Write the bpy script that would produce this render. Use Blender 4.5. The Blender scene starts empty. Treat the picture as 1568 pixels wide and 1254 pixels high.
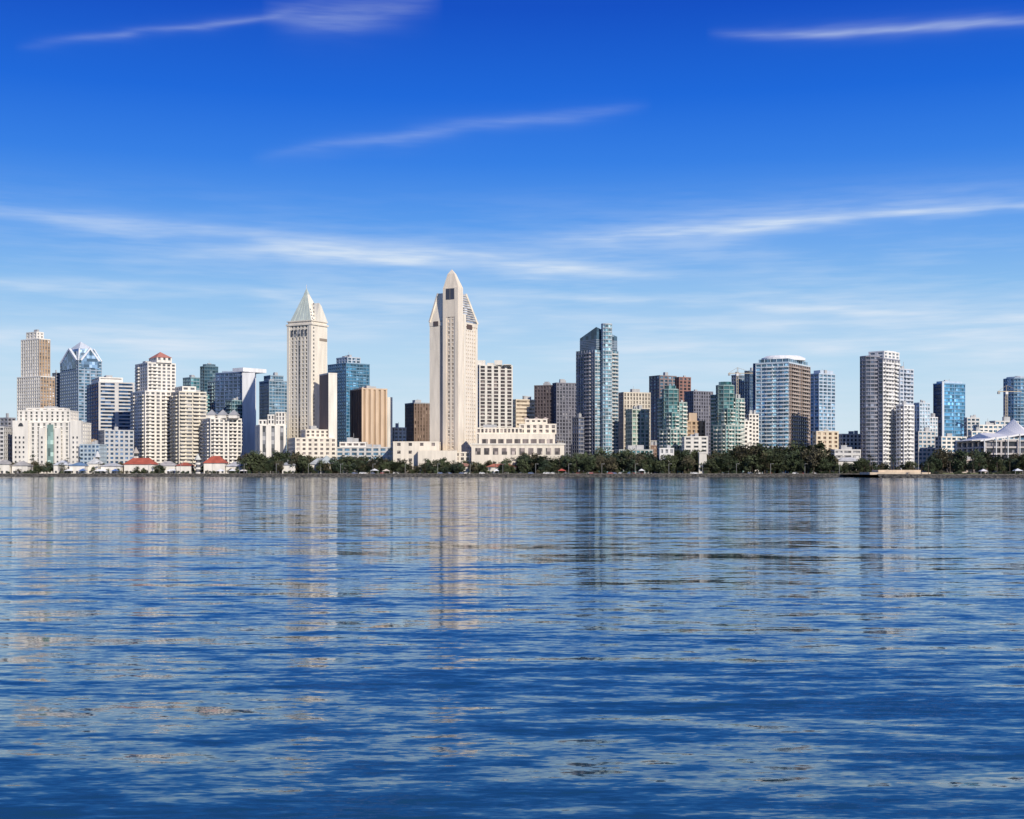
import bpy, math, random
import numpy as np
from mathutils import Vector
random.seed(7)
R=random.Random(11)
sc=bpy.context.scene
COL=sc.collection
EYE=5.0
K=0.0005     # tangent of horizontal / vertical view angle per image pixel
CX=784.0; HY=720.0
def tx(x): return (x-CX)*K
def X(x,d): return tx(x)*d
def Z(y,d): return EYE+(HY-y)*K*d

# ------------------------------------------------------------------ materials
MC={}
def newmat(n):
    m=bpy.data.materials.new(n); m.use_nodes=True
    nt=m.node_tree; b=nt.nodes["Principled BSDF"]
    return m,nt,b
def wall(c,rough=0.8,var=0.16):
    key=('w',tuple(round(a,3) for a in c),rough,var)
    if key in MC: return MC[key]
    m,nt,b=newmat("facade_paint"); N=nt.nodes;L=nt.links
    g=N.new("ShaderNodeNewGeometry")
    mp=N.new("ShaderNodeMapping"); mp.inputs['Scale'].default_value=(0.35,0.35,0.05)
    L.new(g.outputs['Position'],mp.inputs['Vector'])
    n1=N.new("ShaderNodeTexNoise"); n1.inputs['Scale'].default_value=1.0; n1.inputs['Detail'].default_value=3
    L.new(mp.outputs[0],n1.inputs['Vector'])
    mr=N.new("ShaderNodeMapRange"); mr.inputs[1].default_value=0.3; mr.inputs[2].default_value=0.7
    mr.inputs[3].default_value=1-var; mr.inputs[4].default_value=1+var*0.5
    L.new(n1.outputs[0],mr.inputs[0])
    mx=N.new("ShaderNodeMix"); mx.data_type='RGBA'; mx.blend_type='MULTIPLY'; mx.inputs[0].default_value=1
    mx.inputs[6].default_value=(*c,1)
    L.new(mr.outputs[0],mx.inputs[7]); L.new(mx.outputs[2],b.inputs['Base Color'])
    b.inputs['Roughness'].default_value=rough
    MC[key]=m; return m
def glass(c,rough=0.12,light=0.12,cell=(2.3,3.3)):
    key=('g',tuple(round(a,3) for a in c),rough,light)
    if key in MC: return MC[key]
    m,nt,b=newmat("window_glass"); N=nt.nodes;L=nt.links
    g=N.new("ShaderNodeNewGeometry")
    mp=N.new("ShaderNodeVectorMath"); mp.operation='DIVIDE'; mp.inputs[1].default_value=(cell[0],1e6,cell[1])
    L.new(g.outputs['Position'],mp.inputs[0])
    fl=N.new("ShaderNodeVectorMath"); fl.operation='FLOOR'; L.new(mp.outputs[0],fl.inputs[0])
    wn=N.new("ShaderNodeTexWhiteNoise"); L.new(fl.outputs[0],wn.inputs['Vector'])
    cr=N.new("ShaderNodeValToRGB"); e=cr.color_ramp.elements; cr.color_ramp.interpolation='CONSTANT'
    e[0].position=0; e[0].color=(c[0]*.5,c[1]*.5,c[2]*.5,1)
    e[1].position=0.3; e[1].color=(*c,1)
    a=e.new(0.65); a.color=(c[0]*1.5,c[1]*1.5,c[2]*1.5,1)
    a=e.new(1-light); a.color=(min(1,c[0]*2+.12),min(1,c[1]*2+.11),min(1,c[2]*2+.09),1)
    L.new(wn.outputs[0],cr.inputs[0])
    n1=N.new("ShaderNodeTexNoise"); n1.inputs['Scale'].default_value=0.04; n1.inputs['Detail'].default_value=2
    L.new(g.outputs['Position'],n1.inputs['Vector'])
    mr=N.new("ShaderNodeMapRange"); mr.inputs[1].default_value=.3; mr.inputs[2].default_value=.7; mr.inputs[3].default_value=.6; mr.inputs[4].default_value=1.35
    L.new(n1.outputs[0],mr.inputs[0])
    mx=N.new("ShaderNodeMix"); mx.data_type='RGBA'; mx.blend_type='MULTIPLY'; mx.inputs[0].default_value=1
    L.new(cr.outputs[0],mx.inputs[6]); L.new(mr.outputs[0],mx.inputs[7])
    L.new(mx.outputs[2],b.inputs['Base Color'])
    b.inputs['Roughness'].default_value=rough
    b.inputs['IOR'].default_value=1.6
    MC[key]=m; return m

WHITE=(0.78,0.735,0.66); CREAM=(0.70,0.59,0.44); TAN=(0.48,0.34,0.22); PALE=(0.6,0.58,0.55)
BROWN=(0.17,0.12,0.085); BLUEG=(0.075,0.15,0.22); TEAL=(0.05,0.17,0.2); DARK=(0.07,0.07,0.08)
NAVY=(0.035,0.08,0.16); REDR=(0.42,0.10,0.06); GREY=(.28,.28,.29)

# ------------------------------------------------------------------ mesh kit
def offs(poly,d):
    n=len(poly); out=[]
    for i in range(n):
        p0=Vector(poly[i-1]);p1=Vector(poly[i]);p2=Vector(poly[(i+1)%n])
        u=(p1-p0).normalized(); v=(p2-p1).normalized()
        n1=Vector((u.y,-u.x)); n2=Vector((v.y,-v.x))
        k=1+n1.dot(n2)
        q=p1+(n1+n2)*(d/max(k,0.15)); out.append((q.x,q.y))
    return out
def cen(poly): return (sum(p[0] for p in poly)/len(poly),sum(p[1] for p in poly)/len(poly))
def scl(poly,s,c=None):
    if c is None: c=cen(poly)
    return [(c[0]+(p[0]-c[0])*s,c[1]+(p[1]-c[1])*s) for p in poly]

class Bld:
    def __init__(s,name): s.name=name; s.parts={}; s.c=None
    def raw(s,part,mat,vs,fs):
        k=(part,mat.name)
        if k not in s.parts: s.parts[k]=([],[],mat)
        V,F,_=s.parts[k]; o=len(V); V.extend(vs); F.extend([tuple(i+o for i in f) for f in fs])
        if s.c is None: s.c=(vs[0][0],vs[0][1],0)
    def prism(s,part,mat,poly,z0,z1,top=None,bottom=True,cap=True):
        n=len(poly); t=top or poly
        vs=[(p[0],p[1],z0) for p in poly]+[(p[0],p[1],z1) for p in t]
        fs=[(i,(i+1)%n,n+(i+1)%n,n+i) for i in range(n)]
        if cap: fs.append(tuple(range(n,2*n)))
        if bottom: fs.append(tuple(reversed(range(n))))
        s.raw(part,mat,vs,fs)
    def slope(s,part,mat,poly,z0,zs):
        n=len(poly)
        vs=[(p[0],p[1],z0) for p in poly]+[(p[0],p[1],zs[i]) for i,p in enumerate(poly)]
        fs=[(i,(i+1)%n,n+(i+1)%n,n+i) for i in range(n)]+[tuple(range(n,2*n)),tuple(reversed(range(n)))]
        s.raw(part,mat,vs,fs)
    def cone(s,part,mat,poly,z0,apex):
        n=len(poly); vs=[(p[0],p[1],z0) for p in poly]+[apex]
        s.raw(part,mat,vs,[(i,(i+1)%n,n) for i in range(n)]+[tuple(reversed(range(n)))])
    def box(s,part,mat,x0,x1,y0,y1,z0,z1):
        s.prism(part,mat,[(x0,y0),(x1,y0),(x1,y1),(x0,y1)],z0,z1)
    def obox(s,part,mat,A,u,n,t0,t1,o0,o1,z0,z1):
        P=lambda t,o:(A[0]+u[0]*t+n[0]*o,A[1]+u[1]*t+n[1]*o)
        s.prism(part,mat,[P(t0,o1),P(t1,o1),P(t1,o0),P(t0,o0)],z0,z1)
    def beam(s,part,mat,a,b,w=.2):
        a=Vector(a);b=Vector(b);z=(b-a).normalized();x=z.orthogonal().normalized()*w;y=z.cross(x)
        vs=[tuple(c+k) for c in (a,b) for k in (x+y,y-x,-x-y,x-y)]
        s.raw(part,mat,vs,[(0,1,5,4),(1,2,6,5),(2,3,7,6),(3,0,4,7),(3,2,1,0),(4,5,6,7)])
    def edge(s,poly,i):
        A=poly[i];B=poly[(i+1)%len(poly)]
        L=math.hypot(B[0]-A[0],B[1]-A[1]); u=((B[0]-A[0])/L,(B[1]-A[1])/L)
        return A,u,(u[1],-u[0]),L
    def facade(s,poly,z0,z1,w,g,fh=3.4,band=.45,bay=4.,pier=.35,dep=.5,ed=None,cap=True,balc=None,clutter=True,capw=None,bw=None):
        n=len(poly); I=offs(poly,-dep); I2=offs(poly,-dep-.03); O=offs(poly,.04)
        nf=max(1,round((z1-z0)/fh)); f=(z1-z0)/nf
        for i in range(n):
            o=dict(w=w,g=g,band=band,bay=bay,pier=pier,balc=balc,blank=False)
            if bw: o['bw']=bw
            if ed and i in ed: o.update(ed[i])
            j=(i+1)%n
            if o['blank']:
                s.raw('walls',o['w'],[(*poly[i],z0),(*poly[j],z0),(*poly[j],z1),(*poly[i],z1)],[(0,1,2,3)]); continue
            s.raw('windows',o['g'],[(*I[i],z0),(*I[j],z0),(*I[j],z1),(*I[i],z1)],[(0,1,2,3)])
            A,u,nn,L=s.edge(poly,i)
            if o['band']>0:
                q=[poly[i],poly[j],I2[j],I2[i]]
                for k in range(0,nf):
                    s.prism('floor_bands',o['w'],q,z0+k*f,z0+k*f+f*o['band'])
            if o['pier']>0 and L>2:
                nb=max(1,round(L/o['bay'])); b=L/nb; pw=b*o['pier']
                for k in range(1,nb):
                    s.obox('piers',o['w'],A,u,nn,k*b-pw/2,k*b+pw/2,-dep-.02,.03,z0,z1)
                A2,u2,n2,L2=s.edge(O,i)
                P=lambda t,q:(A2[0]+u2[0]*t+n2[0]*q,A2[1]+u2[1]*t+n2[1]*q)
                s.prism('piers',o['w'],[P(0,0),P(pw/2,0),P(pw/2,-dep-.05),I[i]],z0,z1)
                s.prism('piers',o['w'],[P(L2-pw/2,0),P(L2,0),I[j],P(L2-pw/2,-dep-.05)],z0,z1)
            if o['balc']:
                for (t0,t1) in o['balc']:
                    for k in range(1,nf):
                        s.obox('balconies',o.get('bw',o['w']),A,u,nn,L*t0,L*t1,-.1,1.5,z0+k*f-.15,z0+k*f+.95)
        if cap:
            s.prism('roof',capw or w,offs(poly,.12),z1,z1+1.1)
            if clutter:
                c=cen(poly); 
                for k in range(R.randint(1,3)):
                    sx=R.uniform(.12,.3); px=R.uniform(-.3,.3); py=R.uniform(-.3,.3)
                    q=scl(poly,sx); v0=(poly[0][0]-c[0],poly[0][1]-c[1]); v1=(poly[1][0]-c[0],poly[1][1]-c[1])
                    q=[(a+v0[0]*px+v1[0]*py,b+v0[1]*px+v1[1]*py) for a,b in q]
                    s.prism('roof_plant',wall((.42,.42,.42)),q,z1+1.1,z1+1.1+R.uniform(1.5,3.8))
                if R.random()<.5: s.box('antenna',wall((.4,.4,.4)),c[0]-.12,c[0]+.12,c[1]-.12,c[1]+.12,z1+1,z1+R.uniform(5,9))
    def finish(s):
        e=bpy.data.objects.new(s.name,None); e.empty_display_size=5
        e.location=s.c; COL.objects.link(e)
        for (p,_),(V,F,m) in s.parts.items():
            me=bpy.data.meshes.new(p); me.from_pydata([(v[0]-s.c[0],v[1]-s.c[1],v[2]) for v in V],[],F)
            me.materials.append(m); me.update()
            o=bpy.data.objects.new(p,me); COL.objects.link(o); o.parent=e
        return e

def fp(xl,xc,xr,d,th=None):
    tl,tc,tr=tx(xl),tx(xc),tx(xr); C=(tc*d,d)
    if th is None: th=math.degrees(math.atan2(xr-xc,xc-xl))
    t=math.radians(th); s,c=math.sin(t),math.cos(t)
    a=(tr*C[1]-C[0])/(s-tr*c); b=(tl*C[1]-C[0])/(-c-tl*s)
    a=min(abs(a),60);b=min(abs(b),60)
    P2=(C[0]+s*a,C[1]+c*a); P1=(C[0]-c*b,C[1]+s*b)
    return [C,P2,(P1[0]+P2[0]-C[0],P1[1]+P2[1]-C[1]),P1]
def fr(xl,xr,d,dep=22):
    return [(X(xl,d),d),(X(xr,d),d),(X(xr,d),d+dep),(X(xl,d),d+dep)]
def rnd(xl,xr,d,n=12,ry=1.):
    c=X((xl+xr)/2,d); r=abs(X(xr,d)-X(xl,d))/2
    return [(c+r*math.cos(2*math.pi*k/n-math.pi/2+math.pi/n),d+r*ry+r*ry*math.sin(2*math.pi*k/n-math.pi/2+math.pi/n)) for k in range(n)]

G0=2.0
W=wall
def simple(name,poly,y,d,w,g,base=G0,**k):
    b=Bld(name); b.facade(poly,base,Z(y,d),w,g,**k); return b

# residential tower, far left
d=1300
b=Bld("apartment_tower")
p=fp(26,62,84,d,35); b.facade(p,G0,Z(577,d),W(WHITE),glass(GREY),bay=3.6,pier=.45,band=.25,clutter=False,ed={0:dict(w=W(TAN),pier=.4,band=.3)})
p=fp(32,60,77,d+3,35); b.facade(p,Z(577,d)+1.1,Z(519,d),W(WHITE),glass(GREY),bay=3.6,pier=.5,band=.12,clutter=False,ed={0:dict(w=W(TAN),pier=.5,band=.2)})
p=fp(40,56,67,d+8,35); b.facade(p,Z(519,d)+1.1,Z(508,d),W(WHITE),glass(GREY),bay=5,pier=.6,band=.4)
b.finish()
simple("office_tower",fp(80,86,95,1450,45),572,1450,W(GREY),glass(NAVY),bay=4,pier=.2).finish()

# glass tower with faceted diamond crown
d=1400
b=Bld("diamond_crown_office_tower")
p=fp(92,120,156,d,50)
zs=Z(552,d)
b.facade(p,G0,zs,W((.35,.42,.5)),glass(BLUEG),bay=6,pier=.18,band=.35,cap=False,ed={0:dict(bay=7)})
q=scl(p,.62); zt=Z(532,d)
b.prism('crown_lower',glass((.25,.36,.46)),offs(p,.05),zs,zt,top=q)
b.cone('crown_upper',W((.62,.66,.7)),scl(q,.98),zt,(*cen(p),Z(519,d)))
for i in range(4):
    b.beam('crown_ribs',W((.7,.72,.74)),(*p[i],zs),(*q[i],zt),.6)
for i in (0,3):
    A,u,n,L=b.edge(p,i)
    P=lambda t,o,z:(A[0]+u[0]*t+n[0]*o,A[1]+u[1]*t+n[1]*o,z)
    b.raw('gable',glass((.12,.2,.3)),[P(L*.12,.3,zs-8),P(L*.88,.3,zs-8),P(L*.88,.3,zs+1),P(L*.5,.3,zs+13),P(L*.12,.3,zs+1),
          P(L*.12,-6,zs-8),P(L*.88,-6,zs-8),P(L*.88,-6,zs+1),P(L*.5,-9,zs+13),P(L*.12,-6,zs+1)],
          [(0,1,2,3,4),(2,7,8,3),(3,8,9,4)])
    b.raw('gable_frame',W((.75,.77,.8)),[P(L*.08,.6,zs+1),P(L*.5,.6,zs+15),P(L*.92,.6,zs+1),P(L*.86,.6,zs+0),P(L*.5,.6,zs+12.4),P(L*.14,.6,zs+0),
          P(L*.08,-2,zs+1),P(L*.5,-2,zs+15),P(L*.92,-2,zs+1)],[(0,5,4,1),(1,4,3,2),(0,1,7,6),(1,2,8,7)])
b.finish()

# blue / white stepped office
d=1200
b=Bld("office_building")
p=fp(124,151,206,d,62); b.facade(p,G0,Z(586,d),W(PALE),glass(NAVY),bay=9,pier=.1,band=.42,ed={3:dict(w=W((.14,.21,.34)),band=.25),0:dict(bay=14,pier=.22)})
p=fp(140,152,188,d+8,62); b.facade(p,Z(586,d)+1.1,Z(578,d),W(WHITE),glass(GREY),bay=20,pier=.1,band=.8)
b.finish()

# near white hotel, far left
d=1075
b=Bld("harborfront_hotel")
g=glass((.17,.17,.16))
p=fr(20,124,d,26); b.facade(p,G0,Z(648,d),W(WHITE),g,bay=4.6,pier=.6,band=.3,fh=3.1,clutter=False)
p=fr(28,108,d+3,20); b.facade(p,Z(648,d)+1.1,Z(630,d),W(WHITE),g,bay=4.2,pier=.6,band=.35,fh=3.1)
p=fr(40,98,d+5,14); b.facade(p,Z(630,d)+1.1,Z(626,d),W(WHITE),g,bay=6,pier=.5,band=.6,clutter=False)
b.box('glazed_stair_bay',glass((.2,.3,.27)),X(73,d),X(82,d),d-1,d+1,G0+4,Z(650,d))
for x0,x1 in ((20,44),(60,70),(84,94),(108,125)):
    b.box('corner_pavilion',W(WHITE),X(x0,d)+.1,X(x1,d)-.1,d-1.6,d+4,G0,Z(655 if x0 in(60,84) else 644,d))
    for k in range(7): 
        for xx in np.arange(x0+4,x1-3,6):
            b.box('pavilion_windows',glass(DARK),X(xx,d),X(xx+2.4,d),d-1.7,d-1.5,G0+5+k*4,G0+6.8+k*4)
q=[(X(33+4*math.cos(a),d),Z(640,d)+1+3*math.sin(a)) for a in np.linspace(0,math.pi,9)]
b.raw('arched_opening',glass(DARK),[(x,d-1.75,z-8) for x,z in q],[tuple(reversed(range(9)))])
b.finish()
simple("low_rise_building",fp(0,12,24,1110,30),641,1110,W((.3,.3,.32)),glass(DARK)).finish()
simple("low_rise_building",fr(-30,6,1080,20),655,1080,W(PALE),glass(DARK)).finish()
simple("low_rise_building",fr(122,152,1070,20),682,1070,W((.42,.5,.56)),glass(NAVY),bay=3).finish()
simple("low_rise_building",fp(150,160,205,1090,60),660,1090,W((.5,.5,.5)),glass(NAVY),bay=4,pier=.4).finish()

# white stepped condominium with red hip roof
d=1120
b=Bld("red_roof_condominium_tower")
g=glass((.12,.12,.13))
bb=[(.08,.3),(.62,.92)]
p=fp(200,222,270,d,55); b.facade(p,G0,Z(600,d),W(WHITE),g,bay=4.4,pier=.4,band=.4,fh=3.1,balc=bb,clutter=False)
p=fp(207,226,269,d+3,55); b.facade(p,Z(600,d)+1.1,Z(556,d),W(WHITE),g,bay=4.4,pier=.4,band=.4,fh=3.1,balc=[(.1,.35)])
p=fp(228,240,263,d+6,55); b.facade(p,Z(556,d)+1.1,Z(546,d),W(WHITE),g,bay=4,pier=.5,band=.5,clutter=False,cap=False)
b.cone('hip_roof',W((.5,.2,.15)),offs(p,.4),Z(546,d),(*cen(p),Z(536,d)))
p=fp(262,274,316,d-12,58); b.facade(p,G0,Z(602,d),W((.7,.64,.53)),g,bay=6,pier=.2,band=.45,fh=3.1,balc=[(.05,.28),(.5,.8)])
p=fp(268,279,300,d-8,58); b.facade(p,Z(602,d)+1.1,Z(594,d),W(WHITE),g,bay=4.8,pier=.4,band=.45,clutter=False)
b.finish()

# teal glass cluster behind
b=Bld("teal_glass_tower"); d=1320
p=rnd(303,331,d,10); b.facade(p,G0,Z(562,d),W((.12,.2,.24)),glass((.03,.08,.12)),bay=3,pier=.1,band=.25)
b.prism('drum',W((.1,.16,.2)),scl(p,.7),Z(562,d)+1.1,Z(557,d)); b.finish()
simple("teal_glass_tower",fp(280,292,306,1280,45),579,1280,W((.25,.35,.38)),glass(TEAL),bay=3,pier=.1,band=.3).finish()
simple("teal_glass_tower",fp(318,335,358,1260,45),584,1260,W((.3,.4,.42)),glass((.05,.13,.17)),bay=4,pier=.15,band=.3,balc=[(.1,.5)]).finish()
simple("teal_glass_tower",fp(290,304,322,1220,45),605,1220,W((.22,.34,.36)),glass(TEAL),bay=3,pier=.15,band=.3,balc=[(.4,.9)]).finish()
simple("teal_glass_tower",fp(345,355,372,1190,45),614,1190,W((.22,.32,.34)),glass((.05,.13,.17)),bay=3,pier=.15,band=.3,balc=[(.4,.9)]).finish()
# slab with overhanging flat top
d=1200
b=Bld("county_office_slab")
p=fp(330,370,392,d,28); b.facade(p,G0,Z(571,d),W((.12,.18,.3)),glass(NAVY),bay=5,pier=.15,band=.3,ed={0:dict(w=W((.8,.8,.8)),blank=True)},clutter=False)
b.prism('overhanging_roof',W((.8,.8,.8)),fp(356,372,408,d-3,40),Z(571,d)+1.2,Z(563,d))
b.box('mechanical_penthouse',W((.3,.38,.48)),X(334,d),X(356,d),d+16,d+24,Z(571,d)+1.1,Z(566,d))
b.prism('end_wall',W((.8,.8,.8)),fr(371,390,d-4,3),G0,Z(571,d))
b.finish()
# gabled white condominium block
d=1095
b=Bld("gabled_condominium_block")
p=fp(308,322,370,d,60); b.facade(p,G0,Z(642,d),W(WHITE),glass(DARK),bay=4,pier=.4,band=.35,fh=3.1,balc=[(.1,.35),(.6,.85)],clutter=False)
for k,x0 in enumerate((316,333,350)):
    q=fr(x0,x0+13,d+4,10); b.prism('dormer',W(WHITE),q,Z(642,d)+1.1,Z(635,d)); b.cone('dormer_roof',W((.35,.35,.36)),offs(q,.5),Z(635,d),(*cen(q),Z(626,d)))
b.finish()
simple("office_tower",fp(397,412,440,1260,55),584,1260,W((.3,.38,.44)),glass((.08,.17,.25)),bay=3,pier=.15,band=.3).finish()
simple("office_tower",fp(404,414,434,1290,55),576,1290,W((.3,.38,.44)),glass((.08,.17,.25)),bay=3,pier=.15,band=.3).finish()
d=1070
b=Bld("white_hotel_block")
p=fp(391,398,438,d,70); b.facade(p,G0,Z(652,d),W(WHITE),glass((.15,.15,.16)),bay=7,pier=.6,band=0,clutter=False)
for x0,x1,y in ((396,408,644),(410,420,636),(422,436,632)):
    p=fr(x0,x1,d+8,8); b.facade(p,Z(652,d)+1.1,Z(y,d),W(WHITE),glass(DARK),bay=3,pier=.5,band=.3,clutter=False)
b.finish()

# =========================== hotel tower A (pyramid roof)
d=1085
b=Bld("pyramid_roof_hotel_tower")
p=fp(440,477,501,d,30)
cw=W((.78,.71,.59)); g=glass((.17,.155,.14))
zt=Z(497,d)
b.facade(p,G0,zt,cw,g,fh=3.3,bay=3.9,pier=.5,band=.34,cap=False,
   ed={0:dict(blank=True,w=W((.81,.74,.62)))})
A,u,n,L=b.edge(p,3)
b.obox('corner_pier',cw,A,u,n,.0,2.6,.05,.5,G0,zt)
b.obox('corner_pier',cw,A,u,n,L-2.8,L-.1,.05,.5,G0,zt)
for k in range(5):
    t=3.6+k*(L-7.2)/5
    b.obox('loggia_openings',glass(DARK),A,u,n,t,t+(L-7.2)/5*.6,.06,.2,Z(514,d),Z(504,d))
b.obox('window_strip',glass(DARK),A,u,n,L*.5-.6,L*.5+.6,.06,.2,G0+30,Z(520,d))
b.prism('cornice',cw,offs(p,.9),zt,zt+1.4)
b.prism('attic',cw,offs(p,-.3),zt+1.4,Z(491,d))
b.prism('attic_cornice',cw,offs(p,.5),Z(491,d),Z(491,d)+.8)
rm=W((.52,.58,.52),.5)
ap=(X(465,d),cen(p)[1],Z(440,d))
q=scl(offs(p,-1.2),.96)
tq=scl(q,.16,(ap[0],ap[1]))
zm=Z(447,d)
vs=[(a[0],a[1],Z(491,d)+.8) for a in q]+[(a[0],a[1],zm) for a in tq]
b.raw('pyramid_roof',rm,vs,[(3,0,4,7),(1,2,6,5),(2,3,7,6)])
b.raw('pyramid_gable',W((.8,.75,.64)),vs,[(0,1,5,4)])
b.cone('pyramid_tip',rm,offs(tq,.15),zm,(ap[0],ap[1],Z(437,d)))
b.box('spire',W((.6,.6,.6)),ap[0]-.2,ap[0]+.2,ap[1]-.2,ap[1]+.2,Z(440,d),Z(432,d))
for k in range(1,5):
    a=Vector(vs[3]).lerp(Vector(vs[0]),k/5); c=Vector(vs[7]).lerp(Vector(vs[4]),k/5); b.beam('roof_seams',W((.6,.65,.58)),a,c,.15)
A,u,n,L=b.edge(p,0)
P=lambda t,o,z:(A[0]+u[0]*t+n[0]*o,A[1]+u[1]*t+n[1]*o,z)
b.raw('sloped_gable',W((.8,.75,.64)),[P(L*.3,.55,Z(490,d)),P(L,.55,Z(490,d)),P(L*.6,.55,Z(466,d)),P(L*.45,.55,Z(462,d)),
      P(L*.3,-6,Z(490,d)),P(L,-6,Z(490,d)),P(L*.6,-10,Z(466,d)),P(L*.45,-10,Z(462,d))],[(0,1,2,3),(1,5,6,2),(0,3,7,4),(3,2,6,7)])
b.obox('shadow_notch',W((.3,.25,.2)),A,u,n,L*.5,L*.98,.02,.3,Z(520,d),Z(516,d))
for k in range(40):
    b.obox('guestroom_windows',g,A,u,n,L*.1,L*.17,.02,.15,G0+12+k*3.3,G0+13.6+k*3.3)
p=fp(489,503,516,d-24,62); b.facade(p,G0,Z(576,d),W((.76,.71,.62)),g,bay=4,pier=.5,band=.4,ed={3:dict(blank=True,w=W((.24,.17,.14))),0:dict(blank=True)},clutter=False)  # annexe: shade of the left face painted in as dark brown
b.finish()

# blue glass tower behind
d=1300
b=simple("blue_glass_tower",fp(502,530,566,d,50),557,d,W((.14,.26,.36)),glass((.05,.17,.28)),bay=4,pier=.12,band=.28)
b.facade(fp(515,532,552,d+6,50),Z(557,d)+1.1,Z(547,d),W((.5,.55,.6)),glass(BLUEG),bay=5,pier=.3,band=.3)
b.finish()
# tan tower
d=1120
b=Bld("tan_ribbed_tower")
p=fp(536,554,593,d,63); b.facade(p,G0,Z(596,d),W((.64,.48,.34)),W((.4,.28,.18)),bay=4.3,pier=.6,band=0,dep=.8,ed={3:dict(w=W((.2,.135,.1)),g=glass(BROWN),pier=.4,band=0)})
b.prism('side_wing',W((.72,.66,.56)),fp(590,593,601,d+10,65),G0,Z(607,d))
b.finish()
simple("low_rise_building",fp(598,604,622,1150,60),656,1150,W(WHITE),glass(DARK)).finish()
simple("brown_office_tower",fp(620,634,660,1250,62),618,1250,W((.22,.15,.11)),glass(BROWN),bay=3.2,pier=.5,band=.2,capw=W((.3,.3,.3))).finish()

# =========================== hotel tower B (tallest, chisel top)
d=1060
b=Bld("chisel_top_hotel_tower")
cr=W((.8,.69,.55)); cl=W((.8,.71,.58)); tanw=glass((.46,.37,.28),.4,.05)
p=fp(658,703,731,d,27)
zt=Z(497,d)
b.facade(p,G0,zt,cr,tanw,bay=3.5,pier=.62,band=.55,fh=3.2,cap=False,ed={3:dict(blank=True,w=cl),0:dict(w=W((.82,.73,.61)),g=glass((.38,.31,.25),.4,.05),pier=.6,band=.6)})
q=fp(671,701,713,d+5,27)
b.prism('parapet',cl,offs(p,.25),zt,Z(491,d))
zq=Z(446,d)
vs=[(a[0],a[1],Z(491,d)) for a in p]+[(a[0],a[1],zq) for a in q]
b.raw('sloped_shoulder_cream',cl,vs,[(3,0,4,7),(1,2,6,5),(2,3,7,6),(4,5,6,7)])
b.raw('sloped_skylight',glass((.25,.28,.32),.3),vs,[(0,1,5,4)])
for k in range(1,12):
    t=k/12
    a=Vector(vs[0]).lerp(Vector(vs[4]),t); c=Vector(vs[1]).lerp(Vector(vs[5]),t)
    b.beam('skylight_ribs',W((.6,.55,.48)),a,c,.45)
b.beam('ridge_coping',cl,vs[1],vs[5],.8); b.beam('ridge_coping',cl,vs[3],vs[7],.8)
sh=fp(678.5,702,709,d-2,27)
zs=Z(440,d)
b.facade(sh,G0,zs,cr,tanw,bay=3.2,pier=.5,band=.35,fh=3.2,dep=.3,cap=False,ed={0:dict(blank=True,w=W((.82,.73,.61))),1:dict(blank=True),2:dict(blank=True)})
A,u,n,L=b.edge(sh,3)
b.obox('shaft_edge',cr,A,u,n,0.02,3,.05,.45,G0,zs)
b.obox('shaft_edge',cr,A,u,n,L-3.2,L-.05,.05,.45,G0,zs)
b.obox('shaft_plain_top',cr,A,u,n,3.01,L-3.21,.05,.35,Z(485,d),zs-.02)
b.obox('belvedere_opening',W((.05,.06,.09)),A,u,n,L*.2,L*.74,.3,.6,Z(458,d),Z(441.5,d))
b.obox('belvedere_mullion',W((.3,.26,.22)),A,u,n,L*.46,L*.48,.55,.7,Z(458,d),Z(441.5,d))
cc=cen(sh); c2=(X(691.5,d),cc[1])
t1=[(c2[0]+(a[0]-cc[0])*.42,c2[1]+(a[1]-cc[1])*.42) for a in sh]
b.prism('chisel_lower',cr,sh,zs,Z(418,d),top=t1,bottom=False)
b.cone('chisel_tip',cr,t1,Z(418,d),(c2[0],c2[1],Z(411,d)))
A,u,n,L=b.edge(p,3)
b.obox('painted_shadow_line',W((.5,.42,.34)),A,u,n,L*.36,L*.42,.02,.2,G0,Z(489,d))  # darker strip on the wall paints in the shadow line beside the shaft
b.obox('shoulder_opening',W((.09,.07,.07)),A,u,n,L*.14,L*.3,.26,.6,Z(497,d),Z(490,d))
A,u,n,L=b.edge(p,0)
b.obox('shoulder_opening',W((.12,.08,.07)),A,u,n,L*.4,L*.68,.26,.6,Z(501,d),Z(494,d))
b.obox('return_pier',W((.82,.74,.62)),A,u,n,L*.86,L*.98,.06,.6,G0,Z(500,d))
b.obox('return_pier',W((.82,.74,.62)),A,u,n,L*.2,L*.34,.06,.6,G0,Z(480,d))
b.finish()

# podium around the tall hotel
d=1030
b=Bld("hotel_podium")
wc=W((.78,.7,.58)); gd=glass((.16,.13,.12))
p=fr(722,864,d,30); b.prism('base_block',wc,p,G0,Z(681,d))
for k in range(10): b.box('dark_bays',gd,X(728+k*13.5,d),X(736+k*13.5,d),d-.25,d+.1,Z(696,d),Z(686,d))
p=fr(733,850,d+6,24); b.prism('second_tier',wc,p,Z(681,d)+.01,Z(664,d)); 
for k in range(9): b.box('tier_windows',gd,X(738+k*12.5,d),X(747+k*12.5,d),d+5.7,d+6.2,Z(679,d),Z(672,d))
p=fr(730,800,d+12,14); b.facade(p,Z(664,d)+.01,Z(656,d),wc,gd,bay=3,pier=.4,band=.3)
p=fr(795,852,d+14,14); b.facade(p,Z(664,d)+.01,Z(650,d),wc,gd,bay=5,pier=.5,band=.35,clutter=False)
p=fr(804,838,d+18,10); b.facade(p,Z(650,d)+1.2,Z(642,d),wc,gd,bay=5,pier=.5,band=.5,clutter=False)
for x in (806,822,836): b.cone('roof_lantern',W((.5,.4,.35)),fr(x-5,x+5,d+19,5),Z(642,d)+1.1,(X(x,d),d+21.5,Z(637,d)))
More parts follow.
